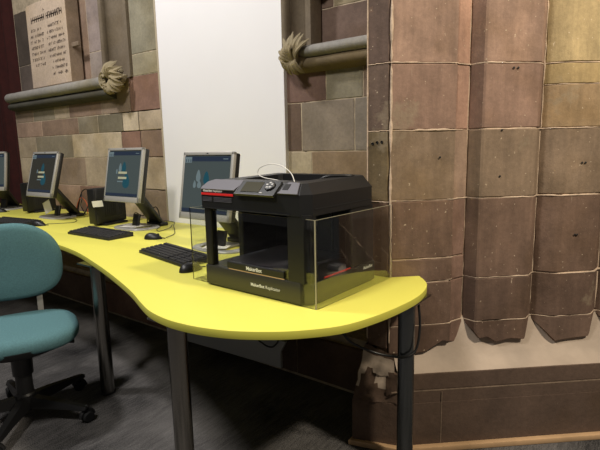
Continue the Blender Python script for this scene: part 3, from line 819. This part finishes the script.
for i, (p, a, lab) in enumerate(MP):
    o = ms if i == 0 else copy_tree(ms)
    o.location = (p[0], p[1], DZ); o.rotation_euler.z = math.radians(a); tag(o, lab, 'mouse', 'black mice on the yellow desk')

def cable(pts, r, m_, label, n=8, cat='cable'):
    mb = MB(); mb.tube(spline(pts, n), r, 8)
    return tag(mb.build('cable', M[m_], None), label, cat)
z = DZ+.003
cable([(-2.33, 1.765, z+.003), (-2.40, 1.88, z), (-2.52, 1.98, z), (-2.68, 2.10, z), (-2.80, 2.20, z), (-2.92, 2.20, z), (-3.0, 2.14, z)], .0022, 'black', 'black mouse cable curving over the desk towards the white board')
cable([(-2.72, 2.12, z), (-2.62, 2.02, z), (-2.57, 1.90, z), (-2.64, 1.93, z), (-2.70, 2.0, z)], .0022, 'black', 'short black cable with a sharp bend beside the slate blue monitor')
cable([(-3.58, 1.665, z), (-3.50, 1.76, z), (-3.48, 1.82, z), (-3.60, 1.90, z), (-3.74, 1.89, z)], .002, 'black', 'thin black mouse cable in front of the leaning monitor')
cable([(-4.0, 2.12, z), (-3.98, 2.14, .84), (-3.93, 2.15, .92), (-3.86, 2.16, .93), (-3.83, 2.14, .82), (-3.84, 2.10, z)], .004, 'black', 'black cable looping behind the leaning monitor')
cable([(-3.98, 2.10, z), (-3.95, 2.11, .82), (-3.90, 2.12, .87), (-3.86, 2.14, .82), (-3.84, 2.13, z)], .003, 'orange', 'orange cable among the black ones behind the leaning monitor')
cable([(-3.93, 2.09, z), (-3.92, 2.13, .90), (-3.86, 2.10, .86), (-3.90, 2.11, .80), (-3.80, 2.09, z)], .004, 'black', 'tangled black cable low behind the leaning monitor')
cable([(-2.98, 2.10, z), (-2.96, 2.10, .84), (-2.90, 2.05, .81), (-2.86, 2.10, .85), (-2.84, 2.12, z)], .004, 'black', 'black cable loop hanging behind the slate blue monitor')
cable([(-2.96, 1.98, z), (-2.93, 1.97, .82), (-2.88, 2.0, .80), (-2.90, 2.03, .86), (-2.92, 2.05, .92)], .003, 'black', 'black cable rising to the back of the slate blue monitor')
# cable hanging under the desk at the right leg
cable([(-.90, 1.40, .702), (-.895, 1.41, .62), (-.87, 1.44, .545), (-.81, 1.51, .49), (-.75, 1.545, .475), (-.695, 1.548, .485), (-.669, 1.58, .51), (-.671, 1.615, .59), (-.69, 1.635, .69), (-.695, 1.635, .703)], .0048, 'black', 'thick black cable hanging below the desk and looped round the dark leg', 8)
cable([(-1.66, 1.728, .703), (-1.60, 1.72, .34), (-1.54, 1.715, .275), (-1.47, 1.72, .28), (-1.44, 1.73, .38), (-1.46, 1.74, .703)], .0045, 'black', 'black cable drooping over the cut-out of the grey panel under the desk')

# paper
mb = MB(); mb.box((0, 0, 0), (.075, .0012, .10)); o = mb.build('paper_note', M['paper']); o.location = (-3.97, 1.865, .815); o.rotation_euler = (math.radians(-15), math.radians(-28), .4)
tag(o, 'folded white paper note propped on the stand under the leaning monitor', 'note')
mb = MB(); mb.box((0, 0, 0), (.10, .0015, .042)); o = mb.build('paper_note', M['paper']); o.location = (-3.08, 1.785, .895); o.rotation_euler = (.1, -.1, .2)
tag(o, 'small white paper note at the lower left corner of the slate blue monitor', 'note')
for (x, y, a, lab) in ((-2.85, 1.885, .3, 'white leaflet lying on the stand base of the slate blue monitor'), (-1.83, 1.70, .5, 'white leaflet lying on the stand base of the monitor behind the printer')):
    mb = MB(); mb.box((0, 0, 0), (.13, .085, .002)); o = mb.build('leaflet', M['paper']); o.location = (x, y, DZ+.0155); o.rotation_euler.z = a; tag(o, lab, 'leaflet')

# ------------------------------------------------------------ 3D printer
pr = empty('three_d_printer', (-1.388, 1.226, DZ), math.radians(-1.8), 'black desktop three-dimensional printer with red stripe standing inside the clear guard', '3D printer')
W, D, HT = .505, .430, .410
def R2M(): return Matrix(((0, 0, 1, 0), (1, 0, 0, 0), (0, 1, 0, 0), (0, 0, 0, 1)))   # (y,z) profile extruded along x
mb = MB()   # base tray with chamfered corners
ch = .035
poly = [(.01, 0), (W-ch, 0), (W, ch), (W, D-.012), (W-.012, D), (.012, D), (0, D-.012), (0, .01)]
poly = [(x-.004 if x < .1 else x, y) for x, y in poly]
mb.prism(poly, .006, .080, bev=.004); mb.prism([(x*.96+W*.02, y*.96+D*.02) for x, y in poly], 0, .008)
mb.build('base', M['p_base_reflect'], pr, smooth=30)
# uprights
mb = MB()
mb.box((.020, .024, .19), (.036, .036, .225), .006); mb.build('front_post', M['p_dark'], pr)
mb = MB(); mb.prism([(W-.085, .002), (W-.018, .002), (W-.002, .018), (W-.002, .05), (W-.085, .05)], .078, .305); mb.build('front_post', M['p_dark'], pr)
mb = MB(); mb.box((W/2, D-.03, .19), (W-.02, .04, .225), .004); mb.box((W-.02, D-.09, .19), (.03, .16, .225), .006); mb.box((.02, D-.13, .19), (.03, .24, .225), .006)
mb.build('back_panel', M['p_dark'], pr)
for x, y in ((.20, D-.09), (.36, D-.09)):
    mb = MB(); mb.cyl((x, y, .08), (x, y, .30), .006, seg=12); mb.build('guide_rod', M['grey_metal'], pr, smooth=40)
# top housing
mb = MB()
t = bmesh.new()
lo = [(0, 0), (W-.03, 0), (W, .03), (W, D-.03), (W-.03, D), (.02, D), (0, D-.02)]
def ringv(pts, z): return [t.verts.new((x, y, z)) for x, y in pts]
hi = [(.03, .037), (W-.048, .037), (W-.034, .052), (W-.03, D-.045), (W-.05, D-.03), (.04, D-.03), (.03, D-.04)]
inn = [(.10, .12), (W-.12, .12), (W-.10, .14), (W-.09, D-.09), (W-.11, D-.07), (.10, D-.07), (.09, D-.09)]
hz = [.403, .403, .404, .411, .412, .412, .411]
def ringz(pts, zs): return [t.verts.new((x, y, z)) for (x, y), z in zip(pts, zs)]
lv = [ringv(lo, .300), ringv(lo, .370), ringz(hi, hz), ringz(inn, [.405, .405, .406, .410, .411, .411, .410]), ringv(inn, .372)]
for a, b in zip(lv, lv[1:]):
    for k in range(len(a)): t.faces.new((a[k], a[(k+1) % len(a)], b[(k+1) % len(a)], b[k]))
t.faces.new(lv[-1]); t.faces.new(lv[0][::-1])
bmesh.ops.recalc_face_normals(t, faces=t.faces); mb.add(t)
mb.build('top_housing', M['p_dark'], pr, recalc=False)
mb = MB(); mb.box((W/2-.02, -.0005, .303), (W-.10, .004, .003)); mb.box((W+.0005, D/2, .322), (.003, D-.08, .003)); mb.build('seam', M['black_cloth'], pr)
sl = math.atan2(.033, .037)
def on_slope(x, s, up=.0): # s: 0..1 along the slanted front
    return Vector((x, .037*s - math.sin(sl)*up, .370+.033*s+math.cos(sl)*up))
def slope_plate(name, m_, x0, x1, s0, s1, h, cut=0, par=pr, bev=.001):
    mb = MB(); a0, a1 = .0496*s0, .0496*s1
    mb.prism([(x0, a0), (x1-cut, a0), (x1, a1), (x0+cut*.9, a1)], 0, h, Matrix.Translation((0, 0, .370)) @ Matrix.Rotation(sl, 4, 'X'), bev=bev)
    return mb.build(name, m_, par)
# faceted grey fascia on the left
mb = MB(); mb.prism([(.0, .0), (.178, .0), (.205, .052), (.045, .052), (.012, .038), (-.002, .01)], 0, .004, Matrix.Translation((0, -.001, .371)) @ Matrix.Rotation(sl, 4, 'X'), bev=.001)
f_ = mb.build('fascia', M['p_grey'], pr); f_['label'] = 'slate grey faceted fascia'
mb = MB(); mb.prism([(.385, -.002), (.470, -.002), (.452, .050), (.405, .050)], 0, .004, Matrix.Translation((0, -.001, .371)) @ Matrix.Rotation(sl, 4, 'X'), bev=.001)
f_ = mb.build('fascia', M['p_grey'], pr); f_['label'] = 'slate grey fascia with a slot'
mb = MB(); mb.box(on_slope(.410, .55, .005), (.024, .026, .003), 0, (sl, 0, 0)); mb.build('usb_slot', M['black_cloth'], f_)
cp = slope_plate('control_panel', M['black'], .195, .378, -.36, .98, .008, .0)
mb = MB(); mb.box(on_slope(.262, .36, .009), (.085, .046, .002), 0, (sl, 0, 0)); mb.build('display', M['lcd'], cp)
mb = MB(); mb.lathe([(0, 0), (.020, 0), (.020, .004), (.018, .0065), (0, .0075)], on_slope(.342, .48, .008), 28, (sl, 0, 0)); dl = mb.build('dial', M['black'], cp, smooth=40)
mb = MB()
for k in range(5):
    a = k*2*PI/5+.4; c = on_slope(.342, .48, .0150); dv = Matrix.Rotation(sl, 3, 'X') @ Vector((math.cos(a)*.011, math.sin(a)*.011, 0))
    mb.box(c+dv, (.009, .006, .002), 0, (sl, 0, 0))
mb.build('dial_marks', M['silver'], dl)
mb = MB(); mb.box(on_slope(.318, -.15, .009), (.012, .004, .002), 0, (sl, 0, 0)); mb.build('button', M['silver'], cp)
mb = MB(); mb.prism([(.196, -.016), (.199, -.016), (.199, .046), (.196, .046)], .0078, .009, Matrix.Translation((0, 0, .370)) @ Matrix.Rotation(sl, 4, 'X'))
mb.box(on_slope(.286, -.33, .0085), (.182, .002, .002), 0, (sl, 0, 0)); mb.build('panel_rim', M['p_grey'], cp)
mb = MB(); mb.box((.088, -.0012, .3555), (.172, .004, .0085), .001); mb.build('red_stripe', M['red'], pr)
mb = MB()
for x0, x1 in ((.008, .060), (.070, .165)):
    for k in range(4): mb.box(((x0+x1)/2, -.0008, .343-k*.0045), (x1-x0, .003, .0016))
mb.build('vent', M['p_grey'], pr)
t_ = writing('MakerBot', .0125, M['letter'], pr, 'logo', True); t_.location = (.012, -.0012, .364); t_.rotation_euler = (PI/2, 0, 0)
t_ = writing('Replicator', .0125, M['letter'], pr, 'logo'); t_.location = (.066, -.0012, .364); t_.rotation_euler = (PI/2, 0, 0)
t_ = writing('MakerBot', .0165, M['letter'], pr, 'logo', True); t_.location = (.245, -.0012, .036); t_.rotation_euler = (PI/2, 0, 0)
t_ = writing('Replicator', .0165, M['letter'], pr, 'logo'); t_.location = (.316, -.0012, .036); t_.rotation_euler = (PI/2, 0, 0)
t_ = writing('MakerBot', .016, M['letter'], pr, 'logo', True); t_.location = (W+.001, .335, .060); t_.rotation_euler = (PI/2, 0, PI/2)
# build plate, slightly proud of the opening
bp_ = MB(); bp_.prism([(.13, .02), (.40, .02), (.41, .05), (.41, .34), (.10, .34), (.10, .05)], .096, .110, bev=.002); BP = bp_.build('build_plate', M['tape'], pr)
mb = MB(); mb.box((.26, .012, .095), (.28, .02, .028), .004); mb.build('handle', M['p_dark'], BP)
mb = MB(); mb.box((.265, .004, .0815), (.27, .003, .003)); mb.build('trim_line', M['wood'], BP)
mb = MB(); mb.box((.25, .2, .088), (.24, .30, .016)); mb.build('plate_carrier', M['black_matte'], BP)
t_ = writing('MakerBot', .019, M['letter'], BP, 'logo', True); t_.location = (.222, .0012, .0895); t_.rotation_euler = (PI/2, 0, 0)
t_ = writing('MakerBot', .022, M['letter'], BP, 'logo', True); t_.location = (.275, .19, .1104)
mb = MB(); mb.box((W-.004, .17, .084), (.003, .16, .005)); mb.build('side_light', M['red'], pr)
mb = MB(); mb.box((W-.035, .21, .092), (.05, .05, .02), .003); mb.build('side_latch', M['p_grey'], pr)
# extruder hanging from the gantry
mb = MB(); mb.box((.33, .20, .255), (.075, .09, .11), .008); mb.box((.33, .18, .19), (.05, .05, .03), .006); mb.cyl((.33, .18, .178), (.33, .18, .16), .008, .002, 12)
EX = mb.build('extruder', M['black'], pr, smooth=40)
mb = MB(); mb.box((.372, .155, .215), (.003, .003, .045)); mb.box((.362, .155, .194), (.022, .003, .003)); mb.build('spring_clip', M['dull_silver'], EX)
mb = MB(); mb.box((W/2, .20, .300), (W-.06, .02, .012)); mb.build('gantry_rail', M['black_matte'], pr)
# filament guide tube looping out of the top
pts = [(.385, .09, .400), (.36, .10, .432), (.31, .11, .456), (.245, .12, .462), (.185, .13, .447), (.170, .135, .425), (.20, .135, .411), (.26, .135, .404), (.32, .135, .396)]
mb = MB(); mb.tube(spline(pts, 8), .0016, 8); mb.build('filament_tube', M['paper'], pr)
mb = MB(); mb.tube(spline([(.36, .26, .395), (.40, .27, .412), (.46, .33, .412), (.44, .36, .40)], 6), .006, 8); mb.build('hose', M['black'], pr)

# ------------------------------------------------------------ acrylic guard
ga = empty('acrylic_guard', (-.857, 1.217, DZ), math.radians(-3.2), 'clear acrylic guard standing round the printer on the yellow desk', 'guard')
GH, GT = .292, .005
def pane(p0, p1, name='pane'):
    (x0, y0), (x1, y1) = p0, p1; L = math.hypot(x1-x0, y1-y0); a = math.atan2(y1-y0, x1-x0)
    mb = MB(); mb.box(((x0+x1)/2, (y0+y1)/2, GH/2), (L, GT, GH), 0, (0, 0, a)); o = mb.build(name, M['acrylic'], ga)
    mb = MB(); mb.box(((x0+x1)/2, (y0+y1)/2, GH+.0004), (L, GT*.6, .0008), 0, (0, 0, a)); mb.build('top_edge', M['acrylic_edge'], o)
pane((-.632, 0), (-.004, 0)); pane((0, -.0), (-.0, .482)); pane((-.636, -.0), (-.636, .42))
mb = MB(); mb.box((-.001, -.001, GH/2), (.0038, .0038, GH)); mb.build('corner_edge', M['acrylic_edge'], ga)

# ------------------------------------------------------------ office chair
CX, CY = -2.335, .905
chr_ = empty('office_chair', (CX, CY, 0), math.radians(-24), 'teal fabric swivel chair with black five-star base in front of the desk', 'chair')
def cushion(name, w_, d_, h_, plan, m_, dish=0.0, curve=0.0, taper=0.0):
    """soft slab in the xy plane; plan(t) scales the outline"""
    mb = MB(); N = 48; rings = []
    prof_ = [(.0, h_*.5), (.5, h_*.5), (.80, h_*.47), (.93, h_*.36), (.985, h_*.18), (1.0, 0), (.985, -h_*.25), (.94, -h_*.42), (.85, -h_*.5), (.5, -h_*.5), (0, -h_*.5)]
    for r, z in prof_:
        row = []
        for k in range(N):
            t = 2*PI*k/N; c, s = math.cos(t), math.sin(t); q = plan(t)
            x = w_*math.copysign(abs(c)**q, c)*r; y = d_*math.copysign(abs(s)**q, s)*r*(1-taper*c*(1 if c > 0 else .35))
            row.append(mb.bm.verts.new((x, y, z + (dish*(1-r*r)*-1 if z > 0 else 0) + curve*(y/d_)**2)))
            if r == 0: break
        rings.append(row)
    for a, b in zip(rings, rings[1:]):
        for k in range(N):
            q = []
            for v in (a[k % len(a)], a[(k+1) % len(a)], b[(k+1) % len(b)], b[k % len(b)]):
                if v not in q: q.append(v)
            if len(q) > 2: mb.bm.faces.new(q)
    return mb.build(name, m_, chr_, smooth=80)
st = cushion('seat', .235, .255, .085, lambda t: .72, M['teal'], .006, -.0); st.location = (.02, 0, .432)
mb = MB(); mb.lathe([(0, .360), (.17, .362), (.222, .385), (.238, .415), (0, .43)], (.02, 0, 0), 40); mb.build('seat_shell', M['black_matte'], chr_, smooth=50)
bk = cushion('backrest', .20, .235, .07, lambda t: .85 if math.cos(t) > 0 else .62, M['teal'], .0, .035, .14)
# local x of the cushion becomes height
bk.rotation_euler = (0, math.radians(-90+8), 0); bk.location = (-.240, -.012, .715)
for sy in (-.10, .10):
    mb = MB(); mb.box((-.272, sy, .50), (.010, .028, .24), .003, (0, -.14, 0)); mb.box((-.19, sy, .385), (.15, .028, .012), .003); mb.build('back_support', M['dull_silver'], chr_)
mb = MB(); mb.lathe([(0, .09), (.038, .09), (.036, .22), (.044, .225), (.046, .335), (.07, .362), (0, .365)], (0, 0, 0), 28); mb.build('column', M['black'], chr_, smooth=40)
mb = MB(); mb.lathe([(0, .05), (.038, .05), (.045, .07), (.045, .125), (.032, .14), (0, .14)], (0, 0, 0), 28); mb.build('hub', M['black'], chr_, smooth=40)
mb = MB(); mb.tube([(0, 0, .372), (.05, .10, .372), (.08, .20, .367), (.085, .225, .367)], [.007, .007, .007, .011], 10); mb.build('lever', M['black'], chr_)
for k in range(5):
    a = math.radians(27+24 + 72*k); c, s = math.cos(a), math.sin(a)
    mb = MB()
    t = bmesh.new(); secs = [(.03, .030, .062, .115), (.12, .026, .066, .108), (.22, .022, .068, .095), (.30, .020, .066, .084), (.315, .014, .068, .080)]
    vs = []
    for r, hw, z0, z1 in secs: vs.append([t.verts.new((r, -hw, z0)), t.verts.new((r, hw, z0)), t.verts.new((r, hw*.6, z1)), t.verts.new((r, -hw*.6, z1))])
    for p, q in zip(vs, vs[1:]):
        for j in range(4): t.faces.new((p[j], p[(j+1) % 4], q[(j+1) % 4], q[j]))
    t.faces.new(vs[0]); t.faces.new(vs[-1]); bmesh.ops.recalc_face_normals(t, faces=t.faces)
    bmesh.ops.transform(t, matrix=Matrix.Rotation(a, 4, 'Z'), verts=t.verts); mb.add(t)
    lg = mb.build('leg', M['black'], chr_)
    mb = MB(); ca = a+1.1+k
    m_ = Matrix.Translation((.30*c, .30*s, 0)) @ Matrix.Rotation(ca, 4, 'Z')
    for sy in (-.014, .014):
        mb.lathe([(0, -.009), (.022, -.009), (.026, -.005), (.026, .005), (.022, .009), (0, .009)], (m_ @ Vector((.012, sy, .026))), 20, (PI/2, 0, ca))
    mb.cyl((.30*c, .30*s, .03), (.30*c, .30*s, .075), .008, seg=12)
    mb.tube([m_ @ Vector((.012+.03*math.cos(q), 0, .026+.03*math.sin(q))) for q in [k_*PI/8 for k_ in range(9)]], .010, 8)
    mb.build('caster', M['black_cloth'], lg, smooth=40)
